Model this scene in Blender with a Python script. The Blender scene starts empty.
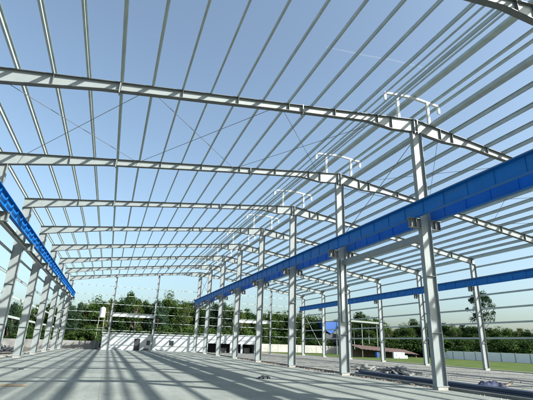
import bpy, bmesh, math, random
from mathutils import Vector, Matrix
from mathutils import noise as mnoise
random.seed(11)
SC = bpy.context.scene
COL = SC.collection

# ------------------------------------------------------------------ camera
YAW, PITCH, ROLL, CAM_H = .3415, .3377, .033, 1.6
cy, sy, cp, sp = math.cos(YAW), math.sin(YAW), math.cos(PITCH), math.sin(PITCH)
Fv = Vector((sy*cp, cy*cp, sp)); R0 = Vector((cy, -sy, 0)); U0 = R0.cross(Fv)
Rv = R0*math.cos(ROLL) + U0*math.sin(ROLL); Uv = U0*math.cos(ROLL) - R0*math.sin(ROLL)
cd = bpy.data.cameras.new('camera'); cam = bpy.data.objects.new('camera', cd); COL.objects.link(cam)
cd.sensor_width = 36; cd.lens = 36*410.3/533; cd.clip_start = .05; cd.clip_end = 9000
cam.matrix_world = Matrix(((Rv.x, Uv.x, -Fv.x, 0), (Rv.y, Uv.y, -Fv.y, 0), (Rv.z, Uv.z, -Fv.z, CAM_H), (0, 0, 0, 1)))
SC.camera = cam
SC.render.resolution_x, SC.render.resolution_y = 1024, 768

# ------------------------------------------------------------------ sky, sun, exposure
SUN = Vector((1.02, -.93, 1.0)).normalized()          # towards the sun
EL = math.asin(SUN.z); AZ = math.atan2(SUN.x, SUN.y)
w = bpy.data.worlds.new('World'); SC.world = w; w.use_nodes = True
nt = w.node_tree; nt.nodes.clear()
sky = nt.nodes.new('ShaderNodeTexSky'); sky.sky_type = 'NISHITA'; sky.sun_disc = False
sky.sun_elevation = EL; sky.sun_rotation = AZ
sky.altitude = 0; sky.air_density = 1.05; sky.dust_density = 3.0; sky.ozone_density = 3.4
bg = nt.nodes.new('ShaderNodeBackground'); bg.inputs['Strength'].default_value = .10
wo = nt.nodes.new('ShaderNodeOutputWorld')
hs = nt.nodes.new('ShaderNodeHueSaturation'); hs.inputs['Saturation'].default_value = .84; hs.inputs['Value'].default_value = .96    # hazy, milky air
hm = nt.nodes.new('ShaderNodeMix'); hm.data_type = 'RGBA'; hm.blend_type = 'MULTIPLY'; hm.inputs[0].default_value = 1; hm.inputs[7].default_value = (.97, 1.05, 1.0, 1)
nt.links.new(sky.outputs[0], hs.inputs['Color']); nt.links.new(hs.outputs[0], hm.inputs[6]); nt.links.new(hm.outputs[2], bg.inputs[0]); nt.links.new(bg.outputs[0], wo.inputs[0])
sd = bpy.data.lights.new('sun', 'SUN'); sun = bpy.data.objects.new('sun', sd); COL.objects.link(sun)
sd.energy = 5.0; sd.angle = math.radians(.55); sd.color = (1, .97, .91)
sun.rotation_euler = SUN.to_track_quat('Z', 'Y').to_euler()
SC.view_settings.view_transform = 'Standard'; SC.view_settings.look = 'None'
SC.view_settings.gamma = 1; SC.view_settings.use_curve_mapping = False
SC.view_settings.exposure = 1.35

# ------------------------------------------------------------------ materials
def mat(name, col, rough=.6, metal=0, var=0, scale=3, col2=None, bump=0, bscale=20, detail=6, thr=(.3, .7), spec=.5, stretch=None):
    m = bpy.data.materials.new(name); m.use_nodes = True
    n = m.node_tree; b = n.nodes['Principled BSDF']
    b.inputs['Base Color'].default_value = (*col, 1); b.inputs['Roughness'].default_value = rough
    b.inputs['Metallic'].default_value = metal; b.inputs['Specular IOR Level'].default_value = spec
    tc = n.nodes.new('ShaderNodeTexCoord'); src = tc.outputs['Object']
    geo = n.nodes.new('ShaderNodeNewGeometry'); src = geo.outputs['Position']
    if stretch:
        mp = n.nodes.new('ShaderNodeMapping'); mp.inputs['Scale'].default_value = stretch
        n.links.new(src, mp.inputs[0]); src = mp.outputs[0]
    if col2 is not None:
        t = n.nodes.new('ShaderNodeTexNoise'); t.inputs['Scale'].default_value = scale; t.inputs['Detail'].default_value = detail
        r = n.nodes.new('ShaderNodeValToRGB')
        r.color_ramp.elements[0].position = thr[0]; r.color_ramp.elements[1].position = thr[1]
        r.color_ramp.elements[0].color = (*col, 1); r.color_ramp.elements[1].color = (*col2, 1)
        n.links.new(src, t.inputs['Vector']); n.links.new(t.outputs['Fac'], r.inputs[0])
        n.links.new(r.outputs[0], b.inputs['Base Color'])
    if bump:
        t2 = n.nodes.new('ShaderNodeTexNoise'); t2.inputs['Scale'].default_value = bscale; t2.inputs['Detail'].default_value = 5
        bp = n.nodes.new('ShaderNodeBump'); bp.inputs['Strength'].default_value = bump; bp.inputs['Distance'].default_value = .02
        n.links.new(src, t2.inputs['Vector']); n.links.new(t2.outputs['Fac'], bp.inputs['Height']); n.links.new(bp.outputs[0], b.inputs['Normal'])
    return m

M = {}
M['steel'] = mat('grey_primer_steel', (.185, .213, .215), .5, 0, col2=(.215, .24, .24), scale=2.2, thr=(.35, .7))
M['flange'] = mat('shaded_steel_flange', (.085, .095, .092), .5, 0, col2=(.12, .13, .128), scale=3)  # shade on flanges and stiffeners put into the colour, darker than the web
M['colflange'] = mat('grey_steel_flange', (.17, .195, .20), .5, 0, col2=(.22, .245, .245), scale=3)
M['galv'] = mat('galvanised_purlin', (.28, .33, .325), .5, .05, col2=(.34, .39, .38), scale=2, thr=(.35, .7), detail=2)
M['white_steel'] = mat('white_painted_steel', (.50, .53, .53), .45)
M['blue'] = mat('blue_paint', (.002, .115, .40), .5, 0, col2=(.003, .135, .46), scale=1.5, spec=.2)
def scuffed(m, colr, lo, hi, amt, scale, stretch=(1, 1, 1)):      # dust, scuffs and rust runs over a painted surface
    n = m.node_tree; b = n.nodes['Principled BSDF']; L = n.links.new
    geo = n.nodes.new('ShaderNodeNewGeometry'); mp = n.nodes.new('ShaderNodeMapping'); mp.inputs['Scale'].default_value = stretch
    t = n.nodes.new('ShaderNodeTexNoise'); t.inputs['Scale'].default_value = scale; t.inputs['Detail'].default_value = 9; t.inputs['Roughness'].default_value = .68
    r = n.nodes.new('ShaderNodeValToRGB'); r.color_ramp.elements[0].position = lo; r.color_ramp.elements[1].position = hi
    mm = n.nodes.new('ShaderNodeMath'); mm.operation = 'MULTIPLY'; mm.inputs[1].default_value = amt
    q = n.nodes.new('ShaderNodeMix'); q.data_type = 'RGBA'; q.inputs[7].default_value = (*colr, 1)
    old = b.inputs['Base Color'].links[0].from_socket if b.inputs['Base Color'].links else None
    if old: L(old, q.inputs[6])
    else: q.inputs[6].default_value = b.inputs['Base Color'].default_value
    L(geo.outputs['Position'], mp.inputs[0]); L(mp.outputs[0], t.inputs['Vector']); L(t.outputs['Fac'], r.inputs[0]); L(r.outputs[0], mm.inputs[0]); L(mm.outputs[0], q.inputs[0])
    L(q.outputs[2], b.inputs['Base Color'])
scuffed(M['blue'], (.06, .13, .22), .52, .74, .55, 1.6, (1, .5, 2))
scuffed(M['blue'], (.02, .04, .09), .60, .70, .5, 4.5)
scuffed(M['steel'], (.13, .11, .09), .62, .72, .55, 2.4, (1, 1, .45))
scuffed(M['steel'], (.34, .36, .36), .60, .72, .4, 3.7)
scuffed(M['galv'], (.16, .15, .135), .60, .72, .5, 2.2, (1, .4, 1))
M['rail'] = mat('rail_steel', (.12, .12, .13), .5, .6)
M['bolt'] = mat('dark_bolt_steel', (.13, .14, .14), .5, .6)
M['rod'] = mat('brace_rod_steel', (.16, .17, .17), .5, .5)
M['pedestal'] = mat('pale_concrete', (.34, .335, .30), .9, col2=(.24, .235, .21), scale=7)
M['plaster'] = mat('white_plaster', (.38, .42, .44), .9, col2=(.31, .34, .35), scale=1.2, bump=.2)
scuffed(M['plaster'], (.20, .20, .18), .56, .74, .6, 1.1, (1.4, 1.4, .35))
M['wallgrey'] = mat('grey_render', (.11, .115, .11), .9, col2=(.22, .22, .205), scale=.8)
M['wallcream'] = mat('cream_panel', (.84, .83, .78), .9, col2=(.90, .89, .85), scale=.9, thr=(.3, .65))  # base colour brightened to make up for shade on the right wall
M['wallend'] = mat('dimmed_cream_panel', (.26, .26, .235), .9, col2=(.36, .355, .32), scale=.9, thr=(.3, .65))  # same cream panel, colour darkened to offset direct sun on the end wall
M['post'] = mat('wall_post_concrete', (.33, .32, .29), .9)
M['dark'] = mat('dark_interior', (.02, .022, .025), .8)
M['glass'] = mat('window_glass', (.02, .03, .035), .12)
M['tank'] = mat('white_plastic', (.50, .53, .56), .4)
M['tankstand'] = mat('stand_steel', (.22, .24, .18), .6)
M['rust'] = mat('rusty_sheet', (.05, .026, .02), .8, col2=(.085, .05, .04), scale=4)
M['bluesheet'] = mat('blue_sheet', (.01, .07, .27), .5)
M['palesheet'] = mat('pale_sheet', (.17, .20, .19), .6)
M['timber'] = mat('weathered_timber', (.13, .105, .075), .9, col2=(.20, .165, .12), scale=8)
M['brick'] = mat('broken_brick', (.17, .105, .08), .9, col2=(.22, .18, .15), scale=9)
M['darkblue'] = mat('dark_blue_channel', (.02, .038, .075), .6, .1)
M['tarpblue'] = mat('blue_tarp', (.008, .016, .05), .8)
M['scrap'] = mat('scrap_grey', (.09, .10, .105), .7, .3, col2=(.20, .205, .20), scale=5)
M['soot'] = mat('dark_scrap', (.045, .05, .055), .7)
M['paleboard'] = mat('pale_board', (.17, .175, .165), .8)
M['bark'] = mat('bark', (.13, .10, .075), .9, col2=(.22, .18, .14), scale=6)
M['palebark'] = mat('pale_bark', (.15, .13, .115), .9)
def leafmat(name, a, b):
    m = mat(name, a, .8, col2=b, scale=.55, thr=(.32, .68), spec=.08)
    n = m.node_tree; bs = n.nodes['Principled BSDF']
    tr = n.nodes.new('ShaderNodeBsdfTranslucent'); mx = n.nodes.new('ShaderNodeMixShader'); mx.inputs[0].default_value = .22
    tr.inputs[0].default_value = (b[0]*1.3, b[1]*1.5, b[2], 1)
    out = n.nodes['Material Output']
    n.links.new(bs.outputs[0], mx.inputs[1]); n.links.new(tr.outputs[0], mx.inputs[2]); n.links.new(mx.outputs[0], out.inputs[0])
    return m
M['leafA'] = leafmat('leaves_dark', (.013, .032, .010), (.034, .064, .018))
M['leafB'] = leafmat('leaves_mid', (.019, .042, .011), (.052, .085, .022))
M['leafD'] = leafmat('leaves_yellow_green', (.026, .046, .009), (.062, .088, .020))
M['leafC'] = leafmat('leaves_blue_green', (.013, .032, .018), (.032, .058, .030))

def concrete_floor():
    m = bpy.data.materials.new('concrete_floor'); m.use_nodes = True
    n = m.node_tree; b = n.nodes['Principled BSDF']; L = n.links.new
    geo = n.nodes.new('ShaderNodeNewGeometry')
    t = n.nodes.new('ShaderNodeTexNoise'); t.inputs['Scale'].default_value = .35; t.inputs['Detail'].default_value = 8; t.inputs['Roughness'].default_value = .62
    r = n.nodes.new('ShaderNodeValToRGB'); e = r.color_ramp.elements
    e[0].position, e[0].color = .32, (.125, .142, .130, 1); e[1].position, e[1].color = .68, (.185, .205, .188, 1)
    t2 = n.nodes.new('ShaderNodeTexNoise'); t2.inputs['Scale'].default_value = 9; t2.inputs['Detail'].default_value = 6
    mx = n.nodes.new('ShaderNodeMix'); mx.data_type = 'RGBA'; mx.blend_type = 'OVERLAY'; mx.inputs[0].default_value = .35
    L(geo.outputs['Position'], t.inputs['Vector']); L(geo.outputs['Position'], t2.inputs['Vector'])
    L(t.outputs['Fac'], r.inputs[0]); L(r.outputs[0], mx.inputs[6]); L(t2.outputs['Fac'], mx.inputs[7])
    # trowel streaks along the length, and dusty pale scuffs
    mp = n.nodes.new('ShaderNodeMapping'); mp.inputs['Scale'].default_value = (1.6, .12, 1)
    t3 = n.nodes.new('ShaderNodeTexNoise'); t3.inputs['Scale'].default_value = 1.4; t3.inputs['Detail'].default_value = 7
    r3 = n.nodes.new('ShaderNodeValToRGB'); r3.color_ramp.elements[0].position = .48; r3.color_ramp.elements[1].position = .75
    mx2 = n.nodes.new('ShaderNodeMix'); mx2.data_type = 'RGBA'; mx2.inputs[7].default_value = (.235, .25, .23, 1)
    ml = n.nodes.new('ShaderNodeMath'); ml.operation = 'MULTIPLY'; ml.inputs[1].default_value = .55
    L(geo.outputs['Position'], mp.inputs[0]); L(mp.outputs[0], t3.inputs['Vector']); L(t3.outputs['Fac'], r3.inputs[0])
    L(r3.outputs[0], ml.inputs[0]); L(ml.outputs[0], mx2.inputs[0]); L(mx.outputs[2], mx2.inputs[6])
    # saw-cut joints: every 4 m lengthwise, every 5.1 m across
    sx = n.nodes.new('ShaderNodeSeparateXYZ'); L(geo.outputs['Position'], sx.inputs[0])
    def joint(out, step, wid):
        a = n.nodes.new('ShaderNodeMath'); a.operation = 'PINGPONG'; a.inputs[1].default_value = step/2; L(out, a.inputs[0])
        c = n.nodes.new('ShaderNodeMath'); c.operation = 'LESS_THAN'; c.inputs[1].default_value = wid; L(a.outputs[0], c.inputs[0]); return c.outputs[0]
    j1 = joint(sx.outputs[0], 5.1, .012); j2 = joint(sx.outputs[1], 3.97, .012)
    mxm = n.nodes.new('ShaderNodeMath'); mxm.operation = 'MAXIMUM'; L(j1, mxm.inputs[0]); L(j2, mxm.inputs[1])
    mj = n.nodes.new('ShaderNodeMix'); mj.data_type = 'RGBA'; mj.inputs[7].default_value = (.09,.09,.085,1)
    ms = n.nodes.new('ShaderNodeMath'); ms.operation = 'MULTIPLY'; ms.inputs[1].default_value = .55
    L(mxm.outputs[0], ms.inputs[0]); L(ms.outputs[0], mj.inputs[0]); L(mx2.outputs[2], mj.inputs[6])
    def blotch(prev, scale, lo, hi, colr, amt, dist=0):
        tn = n.nodes.new('ShaderNodeTexNoise'); tn.inputs['Scale'].default_value = scale; tn.inputs['Detail'].default_value = 9; tn.inputs['Roughness'].default_value = .7; tn.inputs['Distortion'].default_value = dist
        rr_ = n.nodes.new('ShaderNodeValToRGB'); rr_.color_ramp.elements[0].position = lo; rr_.color_ramp.elements[1].position = hi
        mm = n.nodes.new('ShaderNodeMath'); mm.operation = 'MULTIPLY'; mm.inputs[1].default_value = amt
        q = n.nodes.new('ShaderNodeMix'); q.data_type = 'RGBA'; q.inputs[7].default_value = (*colr, 1)
        L(geo.outputs['Position'], tn.inputs['Vector']); L(tn.outputs['Fac'], rr_.inputs[0]); L(rr_.outputs[0], mm.inputs[0]); L(mm.outputs[0], q.inputs[0]); L(prev, q.inputs[6])
        return q.outputs[2]
    o_ = blotch(mj.outputs[2], .55, .58, .70, (.075, .08, .072), .55, .8)
    o_ = blotch(o_, 1.9, .66, .72, (.30, .31, .29), .6, .3)
    o_ = blotch(o_, 5.5, .68, .74, (.07, .07, .065), .6)
    # tyre tracks curving along the hall
    wv = n.nodes.new('ShaderNodeTexNoise'); wv.inputs['Scale'].default_value = .06; wv.inputs['Detail'].default_value = 1
    wm = n.nodes.new('ShaderNodeMath'); wm.operation = 'MULTIPLY_ADD'; wm.inputs[1].default_value = 9.0; L(geo.outputs['Position'], wv.inputs['Vector']); L(wv.outputs['Fac'], wm.inputs[0]); L(sx.outputs[0], wm.inputs[2])
    pg = n.nodes.new('ShaderNodeMath'); pg.operation = 'PINGPONG'; pg.inputs[1].default_value = 2.4; L(wm.outputs[0], pg.inputs[0])
    sb = n.nodes.new('ShaderNodeMath'); sb.operation = 'SUBTRACT'; sb.inputs[1].default_value = .85; L(pg.outputs[0], sb.inputs[0])
    ab = n.nodes.new('ShaderNodeMath'); ab.operation = 'ABSOLUTE'; L(sb.outputs[0], ab.inputs[0])
    lt = n.nodes.new('ShaderNodeMapRange'); lt.inputs['From Min'].default_value = .10; lt.inputs['From Max'].default_value = .16; lt.inputs['To Min'].default_value = .22; lt.inputs['To Max'].default_value = 0; L(ab.outputs[0], lt.inputs['Value'])
    mt = n.nodes.new('ShaderNodeMath'); mt.operation = 'MULTIPLY'; L(lt.outputs[0], mt.inputs[0]); L(t3.outputs['Fac'], mt.inputs[1])
    qx = n.nodes.new('ShaderNodeMix'); qx.data_type = 'RGBA'; qx.inputs[7].default_value = (.06, .062, .058, 1); L(mt.outputs[0], qx.inputs[0]); L(o_, qx.inputs[6])
    L(qx.outputs[2], b.inputs['Base Color']); b.inputs['Roughness'].default_value = .85; b.inputs['Specular IOR Level'].default_value = .15
    bp = n.nodes.new('ShaderNodeBump'); bp.inputs['Strength'].default_value = .25; bp.inputs['Distance'].default_value = .01
    L(t2.outputs['Fac'], bp.inputs['Height']); L(bp.outputs[0], b.inputs['Normal'])
    return m
M['floor'] = concrete_floor()
M['gravel'] = mat('gravel_floor', (.13, .135, .125), .95, col2=(.20, .20, .185), scale=1.1, detail=10, bump=.6, bscale=14, spec=.08)
M['dirt'] = mat('bare_earth', (.12, .11, .09), .95, col2=(.19, .175, .15), scale=.5, detail=10, bump=.6, bscale=6, spec=.08)
M['grass'] = mat('grass_field', (.034, .062, .011), .9, col2=(.07, .092, .026), scale=.35, detail=9, bump=.8, bscale=9, spec=.08)
M['farland'] = mat('rough_ground', (.03, .045, .015), .95, col2=(.07, .07, .04), scale=.05, detail=8, spec=.08)

# ------------------------------------------------------------------ mesh helpers
class MB:
    def __init__(s): s.v, s.f = [], []
    def add(s, vs, fs):
        o = len(s.v); s.v += [tuple(v) for v in vs]; s.f += [tuple(i+o for i in f) for f in fs]; return s
    def box(s, x0, x1, y0, y1, z0, z1):
        return s.add([(x0,y0,z0),(x1,y0,z0),(x1,y1,z0),(x0,y1,z0),(x0,y0,z1),(x1,y0,z1),(x1,y1,z1),(x0,y1,z1)],
                     [(3,2,1,0),(4,5,6,7),(0,1,5,4),(1,2,6,5),(2,3,7,6),(3,0,4,7)])
    def rings(s, poly, y0, y1, step=2.0):            # the same with a ring of vertices every couple of metres
        n = len(poly); k = max(1, round(abs(y1-y0)/step)); vs = []; fs = [tuple(range(n)), tuple(range((k+1)*n-1, k*n-1, -1))]
        for j in range(k+1): vs += [(x, y0+(y1-y0)*j/k, z) for x, z in poly]
        for j in range(k): fs += [(j*n+i, (j+1)*n+i, (j+1)*n+(i+1) % n, j*n+(i+1) % n) for i in range(n)]
        return s.add(vs, fs)
    def prism(s, poly, y0, y1):                      # polygon of (x, z), extruded along y
        n = len(poly)
        return s.add([(x, y0, z) for x, z in poly] + [(x, y1, z) for x, z in poly],
                     [tuple(range(n)), tuple(range(2*n-1, n-1, -1))] + [(i, i+n, (i+1) % n + n, (i+1) % n) for i in range(n)])
    def bar(s, p, q, w, h, up=(0,0,1)):              # rectangular bar between two points
        p, q = Vector(p), Vector(q); d = (q-p).normalized(); u = Vector(up)
        if abs(d.dot(u)) > .98: u = Vector((0,1,0))
        a = d.cross(u).normalized(); b = a.cross(d).normalized(); vs = []
        for c in (p, q):
            for i, j in ((-1,-1),(1,-1),(1,1),(-1,1)): vs.append(c + a*(i*w/2) + b*(j*h/2))
        return s.add(vs, [(0,1,2,3),(7,6,5,4),(0,4,5,1),(1,5,6,2),(2,6,7,3),(3,7,4,0)])
    def tube(s, pts, rad, n=8):
        pts = [Vector(p) for p in pts]; rad = rad if isinstance(rad, (list, tuple)) else [rad]*len(pts); vs, fs = [], []
        for i, p in enumerate(pts):
            d = (pts[min(i+1, len(pts)-1)] - pts[max(i-1, 0)]).normalized()
            u = Vector((0,0,1)) if abs(d.z) < .9 else Vector((0,1,0)); a = d.cross(u).normalized(); b = a.cross(d)
            for k in range(n):
                t = 2*math.pi*k/n; vs.append(p + (a*math.cos(t) + b*math.sin(t))*rad[i])
        for i in range(len(pts)-1):
            for k in range(n): fs.append((i*n+k, i*n+(k+1) % n, (i+1)*n+(k+1) % n, (i+1)*n+k))
        fs += [tuple(range(n-1, -1, -1)), tuple(range((len(pts)-1)*n, len(pts)*n))]
        return s.add(vs, fs)
    def build(s, name, m, parent=None, smooth=False, loc=None):
        me = bpy.data.meshes.new(name); me.from_pydata(s.v, [], s.f); me.validate(); me.update()
        bm = bmesh.new(); bm.from_mesh(me); bmesh.ops.recalc_face_normals(bm, faces=bm.faces); bm.to_mesh(me); bm.free()
        me.materials.append(m)
        if smooth:
            for p in me.polygons: p.use_smooth = True
        o = bpy.data.objects.new(name, me); COL.objects.link(o)
        if parent: o.parent = parent
        if loc: o.location = loc
        return o
def tag(o, label=None, cat=None, group=None, kind=None):
    for k, v in (('label', label), ('category', cat), ('group', group), ('kind', kind)):
        if v is not None: o[k] = v
    return o
def thing(name, loc, label, cat, group=None):
    o = bpy.data.objects.new(name, None); COL.objects.link(o); o.location = loc; o.empty_display_size = .3
    return tag(o, label, cat, group)
def copy_tree(o, parent=None):
    c = o.copy(); COL.objects.link(c)
    if parent: c.parent = parent
    for ch in [x for x in COL.objects if x.parent == o]: copy_tree(ch, c)
    return c
def dup(o, loc, label, group=None):
    c = copy_tree(o); c.location = loc; c['label'] = label
    if group: c['group'] = group
    return c
def sheet(name, x0, x1, y0, y1, z, m, kind='structure'):
    return tag(MB().add([(x0,y0,z),(x1,y0,z),(x1,y1,z),(x0,y1,z)], [(0,1,2,3)]).build(name, m), kind=kind)

# ------------------------------------------------------------------ the plan of the hall
S, Y1, NF = 7.9385, 15.3597, 8
fy = lambda k: Y1 + (k-1)*S
XL, XM, XR = -6.48, 13.60, 33.12                      # column rows
SL, SR = .1145, .138                                  # roof slopes
ZR = 13.02
def top(x): return ZR - SL*(XM-x) if x < XM else ZR - SR*(x-XM)
YB, YE = -.6, fy(8) + .35                             # where purlins and crane beams start and end
ORD = ['nearest', 'second', 'third', 'fourth', 'fifth', 'sixth', 'seventh', 'eighth', 'ninth', 'tenth', 'eleventh', 'twelfth', 'thirteenth', 'fourteenth', 'fifteenth', 'sixteenth', 'seventeenth']

# ------------------------------------------------------------------ ground
sheet('ground', -3500, 3500, -3500, 3500, -.16, M['farland'])
sheet('yard_earth', -40, 69, -25, 99, -.12, M['dirt'])
sheet('grass_field', 34.0, 68.7, -25, 99, -.10, M['grass'])
tag(MB().box(-7.3, 13.95, -12, 72.3, -.3, 0).build('concrete_floor', M['floor']), kind='structure')
tag(MB().box(13.95, 33.6, -12, 72.3, -.3, -.03).build('gravel_floor', M['gravel']), kind='structure')
# plinths and kerbs
tag(MB().box(33.6, 33.9, -12, 72.3, -.3, .06).build('kerb', M['pedestal']), kind='structure')
tag(MB().box(13.98, 14.24, -12, 72.3, -.3, .11).build('kerb', M['gravel']), kind='structure')
tag(MB().box(-7.62, -7.3, -12, 72.3, -.3, .10).build('kerb', M['pedestal']), kind='structure')

# ------------------------------------------------------------------ columns
def column(name, x0, zt, w, brackets, label, zbr, slope):
    t = thing(name, (x0, 0, 0), label, 'steel column', None)
    hw = w/2; fw = .125
    z0 = .16
    def ztop(dx): return zt + slope*dx
    web = MB().prism([(-hw+.014, z0), (hw-.014, z0), (hw-.014, ztop(hw)), (-hw+.014, ztop(-hw))], -.006, .006); web.build('web', M['steel'], t)
    for sgn in (-1, 1):
        xa, xb = sorted((sgn*hw, sgn*(hw-.014)))
        MB().prism([(xa, z0), (xb, z0), (xb, ztop(xb)), (xa, ztop(xa))], -fw, fw).build('flange', M['colflange'], t)
    for z in (2.3, 4.8):
        MB().box(-hw+.015, hw-.015, -.10, .10, z, z+.016).build('stiffener', M['steel'], t)
    MB().box(-hw-.03, hw+.03, -.17, .17, .13, .16).build('base_plate', M['steel'], t)
    MB().box(-hw+.02, hw-.02, -.15, .15, -.2, .13).build('pedestal', M['pedestal'], t)
    for sgn in brackets:                              # corbel that carries a crane beam
        b = MB(); L = .62
        pts = [(sgn*hw, zbr-.46), (sgn*(hw+L), zbr-.44), (sgn*(hw+L), zbr-.02), (sgn*hw, zbr-.02)]
        b.prism(pts if sgn > 0 else pts[::-1], -.006, .006)
        xa, xb = sorted((sgn*hw, sgn*(hw+L+.02))); b.box(xa, xb, -.14, .14, zbr-.02, zbr)
        b.bar((sgn*hw, 0, zbr-.47), (sgn*(hw+L), 0, zbr-.45), .24, .016)
        br = b.build('bracket', M['colflange'], t)
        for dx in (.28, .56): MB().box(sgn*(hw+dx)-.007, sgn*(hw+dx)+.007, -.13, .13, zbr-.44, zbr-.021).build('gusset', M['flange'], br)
    return t
ZB = 7.52
mid = column('middle_column', XM, 12.25, .57, (-1, 1), 'x', ZB, 0)
lef = column('side_column', XL, 10.025, .60, (1,), 'x', ZB, .18)
rig = column('side_column', XR, 9.755, .56, (-1,), 'x', ZB, -.165)
MIDG, LG, RG = 'columns of the middle row', 'columns of the left row', 'columns of the right row'
def run(src, x, k0, names, group):
    for k in range(NF+1):
        o = src if k == 0 else copy_tree(src)
        o.location = (x, fy(k), 0); o['group'] = group; o['label'] = names(k)
def nm(row, first):
    def f(k):
        if k < first: return f'grey steel column of the {row} row standing beside the viewer, out of view'+('' if k == first-1 else f', {ORD[first-1-k]} one back')
        i = k-first
        if k == NF: return f'grey steel column ending the {row} row at the far end frame'
        if i == 0: return f'nearest grey steel column of the {row} row, largest of that row'
        return f'grey steel column of the {row} row, {ORD[i]} in line from the camera'
    return f
run(mid, XM, 0, nm('middle', 1), MIDG); run(lef, XL, 0, nm('left', 3), LG); run(rig, XR, 0, nm('right', 3), RG)
# narrow upright grey strip set on the web of the second middle column
tag(MB().box(-.10, .10, -.09, -.007, 3.05, 7.0).build('web_strip', M['galv'], loc=(XM, fy(2), 0)), 'dull grey upright strip on the second middle column', 'channel')

# ------------------------------------------------------------------ rafters
def rafter(name, prof, xs_st, splice, label, slope):
    # prof: (x, depth) from eave to ridge (or ridge to eave)
    t = thing(name, (0, 0, 0), label, 'roof rafter')
    tf = .016; fw = .12
    tp = [(x, top(x)) for x, d in prof]; bt = [(x, top(x)-d) for x, d in prof]
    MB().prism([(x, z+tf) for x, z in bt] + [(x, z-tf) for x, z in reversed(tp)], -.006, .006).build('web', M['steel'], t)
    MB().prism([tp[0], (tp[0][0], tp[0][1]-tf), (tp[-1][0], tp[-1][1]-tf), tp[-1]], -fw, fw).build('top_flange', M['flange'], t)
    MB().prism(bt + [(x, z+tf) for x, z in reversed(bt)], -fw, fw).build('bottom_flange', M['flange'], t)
    def dep(x):
        for (a, da), (b, db) in zip(prof, prof[1:]):
            if min(a, b) <= x <= max(a, b): return da + (db-da)*(x-a)/(b-a)
        return .4
    for x in xs_st:
        z = top(x); d = dep(x)
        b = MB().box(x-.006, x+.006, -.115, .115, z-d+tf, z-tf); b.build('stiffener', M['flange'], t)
    ang = math.atan(slope)
    for x in (PL if slope > 0 else PR):
        c_ = MB().box(.009 if slope < 0 else -.017, .017 if slope < 0 else -.009, -.07, .07, .002, .17); o_ = c_.build('purlin_cleat', M['galv'], t, loc=(x, 0, top(x))); o_.rotation_euler = (0, -ang, 0)
    for x in splice:
        z = top(x); d = dep(x)
        p = MB().box(x-.022, x+.022, -.13, .13, z-d-.09, z+.03); pl = p.build('end_plate', M['steel'], t)
    return t
PL = [-4.55 + 1.216*i for i in range(-1, 14)]         # purlin lines, left slope
PR = [16.0 + 1.216*i for i in range(0, 15)]
lr = rafter('left_rafter', [(-6.79, .70), (-1.6, .40), (6, .36), (10.6, .40), (12.1, .70), (13.6, .73)], PL[2::2] + [12.1], (-.95, 7.1, 13.5), 'x', SL)
rr = rafter('right_rafter', [(13.6, .73), (15.4, .70), (17.0, .44), (20.5, .35), (26, .46), (33.41, .57)], PR[0::2] + [15.2], (13.7, 22.6), 'x', -SR)
RN = ['above the viewer, only a corner showing top right', 'nearest in full view', 'second in full view', 'third in full view', 'fourth in full view', 'fifth in full view', 'sixth in full view', 'seventh in full view', 'last, at the far end frame']
for k in range(NF+1):
    o = lr if k == 0 else copy_tree(lr); o.location = (0, fy(k), 0); o['label'] = f'grey rafter over the left span, {RN[k]}'; o['group'] = 'rafters over the left span'
    o = rr if k == 0 else copy_tree(rr); o.location = (0, fy(k), 0); o['label'] = f'grey steel rafter over the right span, {RN[k].replace(", only a corner showing top right", "")}'; o['group'] = 'rafters over the right span'

# ------------------------------------------------------------------ roof vent frames on the ridge
def vent_frame():
    t = thing('roof_vent_frame', (0, 0, 0), 'x', 'vent frame')
    zc = lambda x: 14.42 - .09*abs(x-13.6)
    for x in (12.62, 14.58): MB().bar((x, 0, top(x)), (x, 0, zc(x)-.04), .13, .13).build('post', M['white_steel'], t)
    for x in (11.86, 15.34): MB().bar((x, 0, zc(x)-.04), (x, 0, zc(x)-.44), .12, .10).build('drop_lug', M['white_steel'], t)
    MB().prism([(11.82, zc(11.82)-.05), (13.6, zc(13.6)-.05), (15.38, zc(15.38)-.05), (15.38, zc(15.38)+.04), (13.6, zc(13.6)+.04), (11.82, zc(11.82)+.04)], -.07, .07).build('cross_beam', M['white_steel'], t)
    return t
vf = vent_frame()
for k in range(NF+1):
    o = vf if k == 0 else copy_tree(vf); o.location = (0, fy(k), 0); o['group'] = 'vent frames on the ridge'
    o['label'] = 'white vent frame on the ridge above the viewer, out of view' if k == 0 else f'white steel vent frame on the ridge over the {"nearest" if k == 1 else ORD[k-1] if k < 8 else "far end"} middle column'

# ------------------------------------------------------------------ purlins
def purlin(x, z, slope, h, wd, label, name='roof_purlin', lip=1, group='roof purlins', y0=YB, y1=YE, m='galv'):
    b = MB(); t = .012; c, s = math.cos(math.atan(slope)), math.sin(math.atan(slope))
    def rot(pts): return [(px*c - pz*s, px*s + pz*c) for px, pz in pts]
    g = lip
    zed = [(-t/2*g, t), (-t/2*g, h), (wd*g, h), (wd*g, h-t), (t/2*g, h-t), (t/2*g, 0), (-wd*g, 0), (-wd*g, t)]
    b.rings(rot(zed), y0, y1)
    o = b.build(name, M[m], loc=(x, 0, z)); tag(o, label, 'purlin', group)
    return o
def cnt(i):
    return 'first' if i == 0 else ORD[i]
purlin(-6.70, top(-6.70)+.002, SL, .2, .07, 'grey steel eave strut along the left edge of the roof', name='eave_strut')
for i, x in enumerate(PL): purlin(x, top(x)+.002, SL, .20, .07, f'grey roof purlin, {cnt(i)} up the left slope from the left eave', group='purlins of the left roof slope')
for i, x in enumerate(PR): purlin(x, top(x)+.002, -SR, .20, .07, f'grey roof purlin, {cnt(i)} down the right slope from the ridge', lip=-1, group='purlins of the right roof slope')
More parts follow.
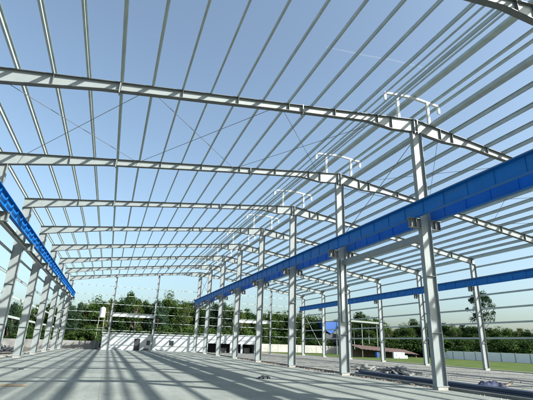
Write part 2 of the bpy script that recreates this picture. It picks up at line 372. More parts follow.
purlin(33.3, top(33.3)+.002, -SR, .2, .07, 'grey steel eave strut along the right edge of the roof', name='eave_strut', lip=-1)
def box_purlin(x, w_, h_, slope, label, name='ridge_curb', z=None, cat='ridge curb'):
    b = MB(); c, s = math.cos(math.atan(slope)), math.sin(math.atan(slope))
    pts = [(-w_/2, 0), (w_/2, 0), (w_/2, h_), (-w_/2, h_)]
    b.rings([(px*c-pz*s, px*s+pz*c) for px, pz in pts], YB, YE)
    tag(b.build(name, M['galv'], loc=(x, 0, top(x)+.002 if z is None else z)), label, cat)
box_purlin(13.78, .34, .14, 0, 'broad grey cap member running along the top of the ridge vent', 'ridge_cap', 14.468, 'ridge cap')
box_purlin(14.76, .28, .22, -SR, 'broad grey curb member along the right side of the ridge vent')
for i, (x, dz) in enumerate(((12.02, 0), (12.52, 0), (13.15, 0), (14.93, 0), (15.46, 0))):
    z = 14.42 - .09*abs(x-13.6) + .042
    purlin(x, z, .09 if x < 13.6 else -.09, .12, .06, ['grey vent purlin, outermost on the left of the ridge vent', 'grey vent purlin over the left post of the ridge vent', 'grey vent purlin nearest the centre of the ridge vent', 'grey vent purlin over the right post of the ridge vent', 'grey vent purlin, outermost on the right of the ridge vent'][i], name='vent_purlin', lip=1 if x < 13.6 else -1, group='purlins on the ridge vent')

# ------------------------------------------------------------------ crane beams
def crane_beam(x, label, y0, y1, z0=ZB, d=.68, rib=.035):
    t = thing('crane_beam', (x, y0, z0), label, 'crane beam', 'blue crane beams'); L = y1-y0
    MB().rings([(-.007, .022), (.007, .022), (.007, d-.022), (-.007, d-.022)], 0, L).build('web', M['blue'], t)
    MB().rings([(-.16, d-.022), (.16, d-.022), (.16, d), (-.16, d)], 0, L).build('top_flange', M['blue'], t)
    MB().rings([(-.10, 0), (.10, 0), (.10, .022), (-.10, .022)], 0, L).build('bottom_flange', M['blue'], t)
    y = .66; n = 0
    while y < L:
        MB().box(-rib, rib, y-.006, y+.006, .023, d-.023).build('stiffener', M['blue'], t); y += 1.3233
    MB().rings([(-.035, d), (.035, d), (.035, d+.10), (-.035, d+.10)], 0, L).build('rail', M['rail'], t)
    return t
crane_beam(XM-.62, 'long deep blue crane beam on the camera side of the middle columns', YB, fy(8)+.3)
crane_beam(XM+.62, 'long blue crane beam on the far side of the middle columns', YB, fy(8)+.3)
crane_beam(XL+.76, 'bright blue crane beam along the left columns, sunlit', YB, fy(8)+.3, rib=.10)
crane_beam(XR-.62, 'thin looking blue crane beam across the right columns', YB, fy(8)+.3)

# ties under / between
def ctie(name, x, z, y0, y1, label, w_=.16, h_=.28, cat='tie beam'):
    b = MB(); b.box(x-w_/2, x+w_/2, y0, y1, z+h_-.012, z+h_); b.box(x-w_/2, x-w_/2+.01, y0, y1, z, z+h_-.013); b.box(x-w_/2, x+w_/2, y0, y1, z-.012, z-.001)
    return tag(b.build(name, M['steel']), label, cat)
ctie('tie_beam', 13.72, 6.62, fy(1)+.02, fy(2)-.02, 'plain grey tie beam joining the two nearest middle columns below the blue beam', .2, .3)
for k in range(0, NF):
    o = ctie('tie_beam', XL+.42, 7.14, fy(k)+.16, fy(k+1)-.16, 'grey tie under the left crane beam '+('beyond the picture, nearest the viewer' if k == 0 else 'beyond the picture' if k == 1 else f'in the {ORD[k-2]} bay in view' if k > 2 else 'in the nearest bay in view'), .22, .2)
    o['group'] = 'ties under the left crane beam'

# ------------------------------------------------------------------ bracing rods
def rod(p, q, label, r=.011, group=None, name='brace_rod', m='rod'):
    o = MB().tube([p, q], r, 6).build(name, M[m]); tag(o, label, 'brace rod', group)
zt = lambda x: top(x) - .10
panels = [(-5.6, .2), (.2, 6.0), (6.0, 12.0), (15.2, 21.2), (21.2, 27.2), (27.2, 32.8)]
pn = ['left eave', 'left slope centre', 'upper left slope', 'upper right slope', 'right slope centre', 'right eave']
for (a, b), n in zip(panels, pn):
    rod((a, fy(1)+.01, zt(a)), (b, fy(2)-.01, zt(b)), f'thin roof brace rod at the {n}, rising away to the right', group='roof brace rods', r=.014)
    rod((b, fy(1)+.01, zt(b)), (a, fy(2)-.01, zt(a)), f'thin roof brace rod at the {n}, rising away to the left', group='roof brace rods', r=.014)
rod((XM, fy(1)+.01, 12.0), (XM, fy(2)-.01, 8.3), 'steep dark brace rod from the nearest middle column top down to the second', r=.018)
rod((XM, fy(2)-.01, 12.0), (XM, fy(1)+.01, 8.3), 'steep thin brace rod from the second middle column top down to the nearest', r=.016)
rod((XM, fy(7)+.01, 11.9), (XM, fy(8)-.01, 8.4), 'thin brace rod in the last middle bay, falling towards the far end', r=.03, m='steel')
rod((XM, fy(8)-.01, 11.9), (XM, fy(7)+.01, 8.4), 'thin brace rod in the last middle bay, falling towards the camera', r=.03, m='steel')
rod((XR, fy(8)-.02, 7.3), (XR, fy(7)+.02, .5), 'pale diagonal brace in the last bay of the right columns', r=.045, m='steel')

# ------------------------------------------------------------------ wall girts and end wall
GZ = (2.9, 4.25, 5.55, 6.85, 8.2, 9.6)
GN = ['lowest', 'second lowest', 'third lowest', 'third highest', 'second highest', 'highest']
def girt(p, q, label, group, h=.16, w_=.06):
    o = MB().bar(p, q, w_, h).build('wall_girt', M['galv']); tag(o, label, 'wall girt', group)
for z, n in zip(GZ, GN):
    girt((XL-.36, YB, z), (XL-.36, YE, z), f'long grey wall girt outside the left columns, {n}', 'left wall girts')
    girt((XR+.34, YB, z-.12), (XR+.34, YE, z-.12), f'long grey wall girt outside the right columns, {n}', 'right wall girts')
    girt((XL-.33, fy(8)+.34, z), (XR+.31, fy(8)+.34, z), f'long pale wall girt across the far end wall, {n}', 'end wall girts', .06, .05)
def wall_post(x, label):
    t = thing('end_wall_post', (x, fy(8)+.13, 0), label, 'wall post', 'posts of the far end wall')
    zt_ = top(x) - .02
    MB().box(-.13, .13, -.004, .004, .05, zt_).build('web', M['steel'], t)
    for s_ in (-1, 1): MB().box(*sorted((s_*.13, s_*.142)), -.09, .09, .05, zt_).build('flange', M['steel'], t)
    MB().box(-.22, .22, -.18, .18, 0, .05).build('base_plate', M['steel'], t)
for x, n in ((.10, 'left of the white building door'), (6.72, 'right of the white building windows'), (20.1, 'behind the middle columns'), (26.8, 'in the right span')):
    wall_post(x, f'slim grey end wall post {n}')
def header(x0, x1, label):
    b = MB(); b.box(x0, x1, -.1, .1, 5.0, 5.44); tag(b.build('door_header', M['white_steel'], loc=(0, fy(8)+.52, 0)), label, 'door header', 'white headers on the far end wall')
header(-.1, 6.9, 'white header beam across the left door bay of the end wall')
header(19.9, 27.0, 'white header beam across the right door bay of the end wall')

# ------------------------------------------------------------------ low white building behind the end wall
YW = 77.0
def white_building():
    t = thing('white_building', (0, YW, -.1), 'long low white plastered building with a flat roof behind the end wall', 'building')
    x0, x1, h = -.85, 16.6, 2.66
    wall = MB()
    ops = [(4.35, 5.3, 0, 1.9), (6.35, 7.0, .85, 1.70), (10.15, 11.0, .9, 1.75)]      # door, window, window
    cur = x0
    for a, b, z0, z1 in ops:
        wall.box(cur, a, 0, .22, 0, h); 
        if z0 > 0: wall.box(a, b, 0, .22, 0, z0)
        wall.box(a, b, 0, .22, z1, h); cur = b
    wall.box(cur, x1, 0, .22, 0, h); wall.box(x0, x0+.22, .22, 6, 0, h); wall.box(x0+.22, x1, 5.78, 6, 0, h)
    wall.build('wall', M['plaster'], t)
    d = MB().box(4.35, 5.3, .10, .14, 0, 1.9).build('door', M['dark'], t)
    MB().tube([(4.5, .06, 1.0), (4.5, .10, 1.0)], .03, 6).build('handle', M['steel'], d)
    for a, b, z0, z1 in ops[1:]:
        f = MB(); 
        f.box(a, a+.05, .05, .12, z0, z1); f.box(b-.05, b, .05, .12, z0, z1); f.box(a+.05, b-.05, .05, .12, z1-.05, z1); f.box(a+.05, b-.05, .05, .12, z0, z0+.05)
        wf = f.build('window', M['post'], t); MB().box(a-.06, b+.06, -.07, -.002, z0-.08, z0-.01).build('sill', M['plaster'], wf); MB().box(a+.05, b-.05, .08, .10, z0+.05, z1-.05).build('pane', M['glass'], wf)
    MB().box(x0-.12, x1, -.15, 6.1, h, h+.13).build('roof', M['plaster'], t)
    return t
white_building()
def shelter():
    t = thing('white_verandah', (0, YW, -.1), 'white fronted open verandah with dark openings behind the middle columns', 'verandah')
    x0, x1, h = 16.75, 26.3, 3.0
    MB().box(x0, x1, 0, .2, 1.55, h).build('fascia', M['plaster'], t)
    for i, x in enumerate((16.75, 18.95, 21.25, 23.3, 25.95)):
        MB().box(x, x+.35, .01, .35, 0, 1.549).build('pillar', M['plaster'], t)
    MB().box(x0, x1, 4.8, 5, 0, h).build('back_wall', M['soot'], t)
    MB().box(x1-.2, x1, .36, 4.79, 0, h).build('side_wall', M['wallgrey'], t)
    MB().box(x0, x1+.1, -.1, 5.1, h+.002, h+.12).build('roof', M['plaster'], t)
    b = MB().box(19.8, 20.9, 1.2, 1.8, 0, .8); b.box(22.3, 23.1, 1.0, 1.7, 0, .6); b.box(24.3, 25.4, 1.2, 1.9, 0, .9)
    b.build('bench', M['scrap'], t)
shelter()

# ------------------------------------------------------------------ boundary walls
def panel_wall(name, p, q, h, step, m, label, z0=-.15, pier=.16, cap=None):
    p, q = Vector((*p, z0)), Vector((*q, z0)); d = q-p; L = d.length; n = max(1, round(L/step)); a = math.atan2(d.y, d.x)
    t = thing(name, p, label, 'boundary wall'); t.rotation_euler = (0, 0, a)
    pan = MB(); po = MB()
    for i in range(n):
        x0, x1 = i*L/n + pier/2, (i+1)*L/n - pier/2
        pan.box(x0, x1, -.05, .05, 0, h - random.uniform(0, .04))
    for i in range(n+1): po.box(i*L/n-pier/2+.001, i*L/n+pier/2-.001, -.09, .09, 0, h+random.uniform(.0, .05))
    pan.build('panel', m, t); po.build('pier', M['post'], t)
panel_wall('boundary_wall', (69, -10), (69, 100), 1.62, 3.0, M['wallcream'], 'pale panelled boundary wall beyond the grass on the right')
panel_wall('boundary_wall', (69, 100.2), (-2.2, 100.2), 1.85, 2.6, M['wallend'], 'cream boundary wall across the far end, seen right of the white building')
panel_wall('boundary_wall', (-1.3, 82.0), (-40, 82.0), 1.35, 6, M['wallgrey'], 'grey rendered boundary wall at the far left, beside the white building')
panel_wall('boundary_wall', (-40, 82.0), (-40, 0), 1.6, 5, M['wallcream'], 'cream boundary wall seen between the left columns')

# ------------------------------------------------------------------ water tank
t = thing('water_tank_stand', (-1.42, 80, -.1), 'slim steel stand holding the white tank above the grey wall', 'tank stand')
for i in (-1, 1):
    for j in (-1, 1): MB().bar((i*.5, j*.5, 0), (i*.42, j*.42, 5.2), .09, .09).build('leg', M['tankstand'], t)
for z in (1.8, 3.5):
    for i in (-1, 1):
        MB().bar((-.48, i*.47, z), (.48, i*.47, z), .05, .05).build('cross_bar', M['tankstand'], t); MB().bar((i*.47, -.48, z), (i*.47, .48, z), .05, .05).build('cross_bar', M['tankstand'], t)
MB().box(-.62, .62, -.62, .62, 5.2, 5.28).build('platform', M['tankstand'], t)
t = thing('water_tank', (-1.42, 80, 5.19), 'white cylindrical water tank on a slim stand at the far end', 'water tank')
MB().tube([(0,0,0), (0,0,.5), (0,0,.53), (0,0,1.0), (0,0,1.03), (0,0,1.45), (0,0,1.6)], [.48,.48,.46,.48,.46,.48,.35], 24).build('barrel', M['tank'], t, smooth=False)
MB().tube([(0,0,1.601), (0,0,1.7), (0,0,1.74)], [.22,.22,.14], 16).build('lid', M['tank'], t)

# ------------------------------------------------------------------ sheds on the right
def rusty_shed():
    t = thing('rusty_shed', (50, 70, -.1), 'low open shed with a rusty brown sheet roof on the right', 'shed')
    n = 30; v = []; f = []
    for i in range(n+1):
        x = -6.3 + 12.9*i/n; dz = .035*(1 if i % 2 else -1)
        for y, zb in ((-1.5, 1.42), (2.8, 2.25)): v.append((x, y, zb - .055*(x+6.3) + dz))
    for i in range(n): f.append((2*i, 2*i+2, 2*i+3, 2*i+1))
    v += [(a, b, c-.03) for a, b, c in v]; m_ = 2*(n+1)
    f += [tuple(j+m_ for j in reversed(q)) for q in f[:n]]
    MB().add(v, f).build('roof', M['rust'], t)
    for x in (-6, -2.4, 1.6, 5.8):
        for y, zz in ((-1.2, 1.38), (2.5, 2.05)): MB().bar((x, y, 0), (x, y, zz-.055*(x+6.3)), .1, .1).build('post', M['timber'], t)
    MB().box(-6.1, 5.9, 2.55, 2.62, 0, 1.35).build('back_wall', M['timber'], t)
rusty_shed()
t = thing('barrel', (46.9, 68.6, -.1), 'blue barrel standing under the rusty shed roof', 'barrel')
MB().tube([(0,0,0),(0,0,.3),(0,0,.32),(0,0,.6),(0,0,.62),(0,0,.95)], [.33,.33,.35,.35,.33,.33], 18).build('drum', M['bluesheet'], t)
MB().tube([(0,0,.951),(0,0,.98)], [.30,.30], 18).build('lid', M['bluesheet'], t)
t = thing('block_stack', (51.2, 67.4, -.1), 'white block stack at the foot of the rusty shed', 'block stack')
b = MB()
for i in range(5):
    for j in range(4 if i not in (4,) else 2): b.box(i*.62-1.5, i*.62-1.5+.6, random.uniform(-.05, .05), .45, j*.27, j*.27+.26)
b.build('blocks', M['plaster'], t)
t = thing('blue_shed', (56.4, 103.5, -.15), 'blue sheeted shed standing beyond the cream wall', 'shed')
MB().box(-2.2, 2.2, 0, 4, 0, 5.0).build('wall', M['soot'], t)
b = MB(); b.prism([(-2.5, 6.3), (0, 4.9), (2.5, 6.3), (2.5, 8.2), (-2.5, 8.2)], -.25, 4.2); b.build('cover', M['bluesheet'], t)
MB().box(-2.75, 2.75, -.4, 4.4, 8.203, 8.5).build('roof', M['palesheet'], t)
t = thing('open_canopy', (54.0, 84, -.1), 'pale sheet canopy on tall thin posts before the right trees', 'canopy')
b = MB(); b.prism([(-5.2, 7.15), (4.2, 6.9), (6.4, 6.6), (6.4, 6.7), (4.2, 7.3), (-5.2, 7.55)], 0, 4); b.build('roof', M['palesheet'], t)
for x in (-4.6, 0, 4.0):
    for y in (.3, 3.7): MB().bar((x, y, 0), (x, y, 6.88), .12, .12).build('post', M['steel'], t)

# ------------------------------------------------------------------ trees
def leaf_crown(seed, rx, rz, z0, nclump, per, size, hollow=.35, lean=0, spread=1.0, cl=.95, pt=.55):
    rnd = random.Random(seed); v = []; f = []; cen = []
    for c in range(nclump):
        while True:
            p = Vector((rnd.uniform(-1, 1), rnd.uniform(-1, 1), rnd.uniform(-1, 1)))
            if hollow < p.length < 1: break
        hz = (p.z+1)/2; taper = (1.0 - pt*hz**1.3) * (0.78 + .22*min(1, hz*4))
        q = Vector((p.x*rx*taper + lean*hz, p.y*rx*taper, z0 + hz*rz*2)); cen.append(q)
        rc = cl*rnd.uniform(.65, 1.3)*spread
        for i in range(per):
            d = Vector((rnd.gauss(0, 1), rnd.gauss(0, 1), rnd.gauss(0, .75)))
            d = d.normalized()*rc*rnd.random()**.45
            c0 = q + d; nrm = (d.normalized()*.8 + Vector((rnd.uniform(-1, 1), rnd.uniform(-1, 1), rnd.uniform(-.3, 1)))).normalized()
            a = nrm.cross(Vector((rnd.uniform(-1, 1), rnd.uniform(-1, 1), rnd.uniform(-1, 1)))).normalized(); b = nrm.cross(a)
            s = size*rnd.uniform(.6, 1.25); o = len(v)
            v += [c0 - a*s, c0 - b*s*.5, c0 + a*s, c0 + b*s*.5 + nrm*s*.2]
            f.append((o, o+1, o+2, o+3))
    return v, f, cen
def tree_mesh(seed, h, rx, z0, nclump, per, size, leaf, bark, **kw):
    v, f, cen = leaf_crown(seed, rx, (h-z0-.4)/2, z0, nclump, per, size, **kw)
    me = bpy.data.meshes.new('crown'); me.from_pydata([tuple(x) for x in v], [], f); me.materials.append(M[leaf])
    rnd = random.Random(seed+99); b = MB()
    lean = kw.get('lean', 0)
    pts = [Vector((rnd.uniform(-.12, .12)*i + lean*i/5*.8, rnd.uniform(-.12, .12)*i, h*.92*i/5)) for i in range(6)]
    b.tube(pts, [h*.022*(1-.16*i) for i in range(6)], 8)
    for q in sorted(cen, key=lambda c: c.z)[::max(1, len(cen)//16)]:
        i = min(4, max(1, int(q.z/(h*.92)*5 - .8))); p = pts[i]
        mid_ = (p+q)/2 + Vector((0, 0, -.1*(q-p).length)); b.tube([p, mid_, q], [h*.008, h*.006, h*.003], 5)
    tr = bpy.data.meshes.new('trunk'); tr.from_pydata(b.v, [], b.f); tr.materials.append(M[bark])
    return me, tr, h
KINDS = {
 'round': [tree_mesh(1, 10, 3.2, 1.0, 60, 117, 0.204, 'leafA', 'bark'), tree_mesh(2, 10, 3.6, .8, 66, 114, 0.211, 'leafB', 'bark'), tree_mesh(3, 10, 3.0, 1.4, 58, 114, 0.190, 'leafC', 'bark')],
 'tall': [tree_mesh(4, 10, 2.2, 1.6, 46, 114, 0.184, 'leafA', 'bark', lean=.4), tree_mesh(5, 10, 1.9, 2.4, 40, 114, 0.177, 'leafB', 'palebark', lean=-.3)],
 'pointed': [tree_mesh(8, 10, 2.3, 1.6, 46, 105, .15, 'leafC', 'bark', pt=.93, cl=.62), tree_mesh(9, 10, 2.0, 2.0, 42, 105, .15, 'leafA', 'bark', pt=.9, cl=.6, lean=.3), tree_mesh(10, 10, 2.6, 1.2, 50, 105, .16, 'leafD', 'bark', pt=.85, cl=.66, lean=-.4)],
 'airy': [tree_mesh(12, 10, 3.0, 2.6, 30, 80, .18, 'leafB', 'palebark', hollow=.5, cl=.8), tree_mesh(13, 10, 2.6, 3.2, 26, 80, .18, 'leafD', 'palebark', hollow=.5, cl=.75, lean=.6)],
 'bush': [tree_mesh(6, 4, 2.4, .05, 40, 110, .17, 'leafA', 'bark', cl=.75), tree_mesh(7, 4, 2.6, .05, 40, 110, .17, 'leafB', 'bark', cl=.75)],
}
used = {}
def cam_ray(u, v):
    return Fv + Rv*((u-266.5)/410.3) - Uv*((v-200)/410.3)
def tree_at(u, v, Y, kind, i, label, group, wscale=1.0, gz=-.15):
    d = cam_ray(u, v); s = Y/d.y; p = Vector((d.x*s, Y, CAM_H + d.z*s))
    me, tr, h0 = KINDS[kind][i % len(KINDS[kind])]
    sc = (p.z-gz)/h0
    t = thing('tree' if kind != 'bush' else 'shrub', (p.x, Y, gz), label, 'tree' if kind != 'bush' else 'shrub', group)
    t.rotation_euler = (0, 0, random.uniform(0, 6.28)); ws = wscale*sc*random.uniform(.9, 1.15)
    t.scale = (ws, ws, sc)
    for nme, mm in (('crown', me), ('trunk', tr)):
        o = bpy.data.objects.new(nme, mm); COL.objects.link(o); o.parent = t
    return t
def band(name, tops, depth, group, lab):
    for i, (u, v, kind) in enumerate(tops):
        Y = depth(i)
        tree_at(u, v, Y, kind, i, lab(i, kind), group)
# far row behind the white building, left to right in the photo
far = [(-6,303,'airy'),(4,298,'round'),(16,300,'pointed'),(27,301,'round'),(40,303,'airy'),(52,302,'round'),(62,303,'airy'),(71,300,'round'),(81,301,'pointed'),(89,299,'round'),(98,295,'tall'),(104,300,'round'),(111,297,'airy'),(118,300,'round'),
       (125,296,'tall'),(132,290,'tall'),(139,298,'airy'),(146,299,'tall'),(153,302,'airy'),(160,299,'round'),(170,290,'tall'),(177,298,'round'),(186,300,'airy'),(196,298,'round'),(206,303,'airy'),(215,302,'round'),(224,300,'pointed'),(233,303,'round'),(242,309,'airy')]
KN = {'round': 'broad leafy', 'tall': 'slender', 'pointed': 'narrow pointed', 'airy': 'loose airy', 'bush': 'low bushy'}
WH = ['behind the left columns', 'above the grey wall', 'above the white building', 'behind the middle columns', 'above the cream wall', 'behind the rusty shed', 'beyond the grass field']
def where(u): return WH[0] if u < 62 else WH[1] if u < 103 else WH[2] if u < 195 else WH[3] if u < 255 else WH[4] if u < 352 else WH[5] if u < 420 else WH[6]
serial = {}
def lab_for(u, kind, row):
    key = (where(u), kind, row); serial[key] = serial.get(key, -1) + 1
    n = serial[key]; base = f'{KN[kind]} green tree {where(u)}' if kind != 'bush' else f'low dark green shrub {where(u)}'
    return base + f', {("first" if n == 0 else ORD[n])} from the left' + (f' of the {row} row' if row else '')
random.seed(5)
for i, (u, v, kd) in enumerate(far):
    tree_at(u, v, random.uniform(88, 98), kd, i*7+1, lab_for(u, kd, 'near'), 'trees behind the far end', wscale=1.0 if kd == 'round' else .9)
far2 = [(u+4, v+random.uniform(4, 14), ('round', 'tall', 'pointed')[int(u) % 3]) for u, v, k in far[::1]]
for i, (u, v, kd) in enumerate(far2):
    tree_at(u, v, random.uniform(101, 110), kd, i*5+2, lab_for(u, kd, 'back'), 'trees behind the far end')
rightrow = [(249,308,'pointed'),(258,311,'airy'),(267,309,'round'),(276,312,'tall'),(284,309,'round'),(293,313,'pointed'),(301,312,'airy'),(310,313,'round'),(318,315,'tall'),(326,325,'round'),(345,326,'pointed'),(349,318,'airy'),(357,311,'pointed'),(364,315,'pointed'),(372,316,'round'),(380,321,'pointed'),(388,325,'airy'),(397,329,'pointed'),
            (405,323,'tall'),(414,318,'pointed'),(424,320,'pointed'),(434,321,'round'),(443,322,'pointed'),(452,322,'airy'),(461,324,'pointed'),(471,325,'tall'),(481,324,'pointed'),(491,327,'pointed'),(501,325,'round'),(510,329,'pointed'),(519,327,'airy'),(528,329,'pointed'),(538,328,'tall'),(550,330,'pointed')]
for i, (u, v, kd) in enumerate(rightrow):
    Yd = 106 + random.uniform(0, 7) if u < 352 else max(70, 100 - (u-352)*.14) + random.uniform(-4, 4)
    tree_at(u, v, Yd, kd, i*3+1, lab_for(u, kd, ''), 'trees beyond the right wall', wscale=1.15 if kd in ('round', 'airy') else 1.45)
for i, (u, v, kd) in enumerate([(u+5, v+random.uniform(1, 5), ('round', 'pointed', 'round', 'tall')[j % 4]) for j, (u, v, k) in enumerate(rightrow)]):
    Yd = 116 + random.uniform(0, 7) if u < 352 else max(80, 112 - (u-352)*.14) + random.uniform(-3, 3)
    tree_at(u, v, Yd, kd, i*5+2, lab_for(u, kd, 'farther'), 'trees beyond the right wall', wscale=1.25)
# understorey
for i in range(26):
    u = 8 + i*9.4; tree_at(u, 327+random.uniform(-4, 3), random.uniform(87, 90), 'bush', i, lab_for(u, 'bush', ''), 'shrubs under the far trees', wscale=1.2)
for i in range(24):
    u = 262 + i*12; Yd = 105.5 if u < 352 else max(66, 92 - (u-352)*.15); tree_at(u, 338+random.uniform(-4, 2), Yd, 'bush', i, lab_for(u, 'bush', ''), 'shrubs beyond the right wall', wscale=1.4)
# the one tall sparse tree on the right
d = cam_ray(478, 289); s = 84/d.y; px, ph = d.x*s, CAM_H + d.z*s + .15
v, f, cen = leaf_crown(41, 3.9, 4.6, ph-9.2, 44, 85, .21, hollow=.5, cl=.85)
t = thing('tall_tree', (px, 84, -.15), 'tall sparse tree with a thin airy crown rising behind the right column', 'tree')
MB().add(v, f).build('crown', M['leafC'], t)
b = MB(); pts = [Vector((0,0,0)), Vector((.15,0,4)), Vector((-.1,.1,8)), Vector((.1,0,12)), Vector((0,0,ph-1.2))]; b.tube(pts, [.34,.28,.22,.15,.06], 8)
for q in cen[::2]:
    p = Vector((0, 0, max(6.0, q.z-2.6))); b.tube([p, (p+q)/2 + Vector((0,0,-.2)), q], [.08,.06,.03], 5)
b.build('trunk', M['bark'], t)
d = cam_ray(344.5, 317); s = 108/d.y
t = thing('tall_tree', (d.x*s-.8, 108, -.15), 'small sparse tree above the blue shed', 'tree'); hh = CAM_H+d.z*s+.15
v, f, cen = leaf_crown(43, 1.9, 2.3, hh-4.4, 18, 60, .2, hollow=.4, cl=.7); MB().add(v, f).build('crown', M['leafC'], t)
MB().tube([(0,0,0),(.1,0,hh*.5),(0,0,hh-.8)], [.2,.15,.05], 8).build('trunk', M['bark'], t)

# ------------------------------------------------------------------ things lying about
def heap(name, x, y, n, sx, sy_, h, m, label, cat, seed):
    rnd = random.Random(seed); b = MB()
    for i in range(n):
        px_, py_ = rnd.gauss(0, sx*.4), rnd.gauss(0, sy_*.4); zz = h*math.exp(-(px_/sx)**2*2-(py_/sy_)**2*2)*rnd.uniform(.3, 1)
        a = rnd.uniform(0, 3.14); L = rnd.uniform(.15, .6)*max(sx, .5)
        b.bar((px_-L*math.cos(a), py_-L*math.sin(a), zz*.4+.02), (px_+L*math.cos(a), py_+L*math.sin(a), zz+.03), rnd.uniform(.05, .22), rnd.uniform(.03, .12))
    return tag(b.build(name, m, loc=(x, y, -.02)), label, cat)
def gp(u, v, z=0):
    d = cam_ray(u, v); s = (z-CAM_H)/d.z; return d.x*s, d.y*s
def at(u, v): return gp(u, v, -.02)
p = at(397, 374); heap('scrap_heap', *p, 46, 1.6, .8, .55, M['scrap'], 'grey heap of offcut steel beside the nearest middle column', 'scrap heap', 1)
p = at(392, 373.5); heap('scrap_heap', p[0]-.2, p[1]-.6, 26, .7, .4, .5, M['soot'], 'black lumpy scrap at the front of the grey offcut heap', 'scrap heap', 2)
p = at(366, 370); heap('scrap_heap', *p, 40, 1.5, .8, .4, M['paleboard'], 'pale board offcuts lying behind the second middle column', 'scrap heap', 3)
p = at(408, 374.5); tag(MB().box(-.35, .35, -.2, .2, 0, .07).build('pale_board', M['paleboard'], loc=(p[0], p[1], -.03)), 'pale flat board beside the black scrap', 'board')
# bundles of dark blue channels along the kerb of the middle row
for j, (x, z, y0, y1) in enumerate(((15.2, 0, 8, 24.5), (15.46, 0, 8.4, 25), (15.72, 0, 7.6, 24), (15.33, .13, 8.2, 24.2), (15.60, .13, 8, 24.8))):
    b = MB().box(x-.11, x+.11, y0, y1, z-.03+.108, z-.03+.116); b.box(x-.11, x-.102, y0, y1, z-.03, z-.03+.107); b.box(x+.102, x+.11, y0, y1, z-.03, z-.03+.107)
    tag(b.build('loose_channel', M['darkblue']), f'dark blue steel channel lying on the gravel, {["left of the lower layer", "middle of the lower layer", "right of the lower layer", "left of the upper layer", "right of the upper layer"][j]}', 'steel channel', 'channels stacked on the gravel')
p = gp(491, 386, 0); t = thing('tarp_bundle', (p[0], p[1], -.03), 'crumpled blue tarpaulin bundle on the gravel at the right', 'tarpaulin')
v, f = [], []; nx, ny = 14, 9
for i in range(nx):
    for j in range(ny):
        a, c = i/(nx-1)*2-1, j/(ny-1)*2-1; e = max(0, 1-abs(a)**3)*max(0, 1-abs(c)**3)
        v.append((a*.75, c*.4, .02 + e*(.22 + .14*mnoise.noise((a*3.1, c*3.7, 1.3)))))
for i in range(nx-1):
    for j in range(ny-1): f.append((i*ny+j, (i+1)*ny+j, (i+1)*ny+j+1, i*ny+j+1))
MB().add(v, f).build('tarp', M['tarpblue'], t)
p = gp(503, 386, 0); b = MB(); b.bar((-.6, -.1, .05), (.5, .2, .09), .16, .04); b.bar((-.3, .25, .05), (.7, .05, .16), .12, .04); b.bar((-.1, -.25, .05), (.6, -.05, .24), .1, .05)
tag(b.build('timber_offcuts', M['timber'], loc=(p[0], p[1], -.03)), 'brown timber offcuts beside the blue tarpaulin', 'timber')
# broken brick and rubble edging along the middle row
rnd = random.Random(8)
for k in range(1, 5):
    b = MB()
    for i in range(70):
        y = rnd.uniform(fy(k)+.5, fy(k+1)-.5); x = 13.80 + rnd.gauss(0, .12); s_ = rnd.uniform(.015, .06); a = rnd.uniform(0, 3)
        b.bar((x-s_*math.cos(a), y-s_*math.sin(a), s_*.5-.01), (x+s_*math.cos(a), y+s_*math.sin(a), s_*.5+.01), s_*1.1, s_)
    tag(b.build('rubble_strip', M['brick'], loc=(0, 0, 0)), kind='stuff', label=f'broken brick rubble along the floor edge, {"nearest" if k == 1 else ORD[k-1]} bay between middle columns', cat='rubble', group='rubble along the middle row')
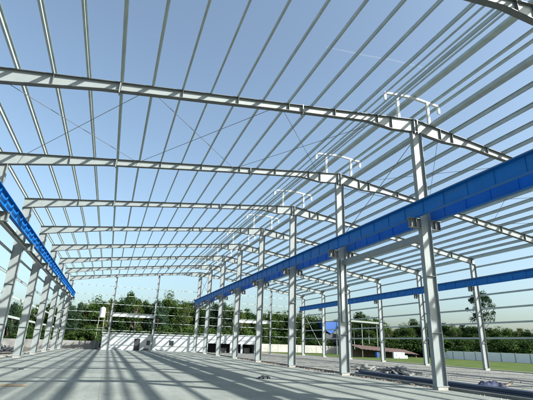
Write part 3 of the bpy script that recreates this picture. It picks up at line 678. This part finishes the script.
# small things on the floor
p = gp(265, 378.5); heap('rag', *p, 12, .22, .12, .14, M['soot'], 'small dark rag lump on the concrete floor near the middle', 'rag', 12)
p = gp(17.5, 369.5); b = MB(); b.bar((-.25, 0, .03), (-.05, .03, .03), .09, .05); b.bar((.05, .02, .03), (.28, .0, .03), .1, .05); tag(b.build('timber_block', M['soot'], loc=(*p, 0)), 'two small dark blocks lying on the floor at the left', 'timber block')
p = gp(6, 386); b = MB(); b.bar((-1.4, .1, .035), (.62, -.03, .035), .2, .05); tag(b.build('floor_plank', M['timber'], loc=(*p, 0)), 'weathered plank lying at the left edge of the floor', 'plank')
p = gp(4, 352); heap('rubble_heap', *p, 60, 1.5, 1.2, .9, M['soot'], 'dark rubbish heap beyond the left columns', 'rubbish heap', 21)
for j, (u, v) in enumerate(((116, 351.3), (146, 351), (157, 351.2), (160, 350.8))):
    p = gp(u, v); heap('plaster_rubble', p[0]*1.04, 74.6, 26, .7, .5, .5, M['soot'] if j == 1 else M['plaster'], ['small white rubble heap left of the white building door', 'dark rubble heap under the first window of the white building', 'white rubble heap between the windows of the white building', 'low white rubble heap nearest the second window'][j], 'rubble heap', 30+j)

# loose stones on the gravel, crumbs on the slab
rnd = random.Random(77)
def stones(name, n, fx, fy_, smin, smax, m, z):
    b = MB()
    for i in range(n):
        x, y = fx(), fy_(); s_ = smin + (smax-smin)*rnd.random()**3
        b.add([(x + s_*rnd.uniform(.6, 1)*math.cos(k*2.09+i), y + s_*rnd.uniform(.6, 1)*math.sin(k*2.09+i), z-.004) for k in range(3)] + [(x+rnd.uniform(-.3, .3)*s_, y, z+s_*rnd.uniform(.4, .9))], [(2,1,0), (0,1,3), (1,2,3), (2,0,3)])
    tag(b.build(name, m), kind='stuff')
stones('loose_stones', 2600, lambda: rnd.uniform(14.4, 33.4), lambda: 9 + 55*rnd.random()**1.6, .015, .09, M['gravel'], -.03)
stones('loose_stones', 500, lambda: 17.5 + rnd.gauss(0, 1.8), lambda: 25 + rnd.gauss(0, 1.8), .02, .12, M['scrap'], -.03)
stones('mortar_crumbs', 420, lambda: rnd.uniform(-6, 13.6), lambda: 12 + 45*rnd.random()**1.5, .008, .035, M['pedestal'], 0)
stones('mortar_crumbs', 500, lambda: 13.75 + rnd.gauss(0, .25), lambda: 12 + 55*rnd.random()**1.4, .01, .06, M['pedestal'], 0)
# faint contrail high in the sky
m = bpy.data.materials.new('thin_vapour'); m.use_nodes = True; n = m.node_tree; bs = n.nodes['Principled BSDF']
bs.inputs['Base Color'].default_value = (.8, .8, .8, 1); bs.inputs['Roughness'].default_value = 1; bs.inputs['Alpha'].default_value = .10
pts = []
for u, v in ((326, 47), (345, 51), (365, 55.5), (392, 60), (412, 65), (436, 71)):
    d = cam_ray(u, v); pts.append(Vector((0, 0, CAM_H)) + d*(2600/d.z))
tag(MB().tube(pts, [2, 4, 4.5, 5, 4, 1.5], 8).build('contrail', m, smooth=True), 'faint white contrail high in the blue sky above the roof', 'contrail')
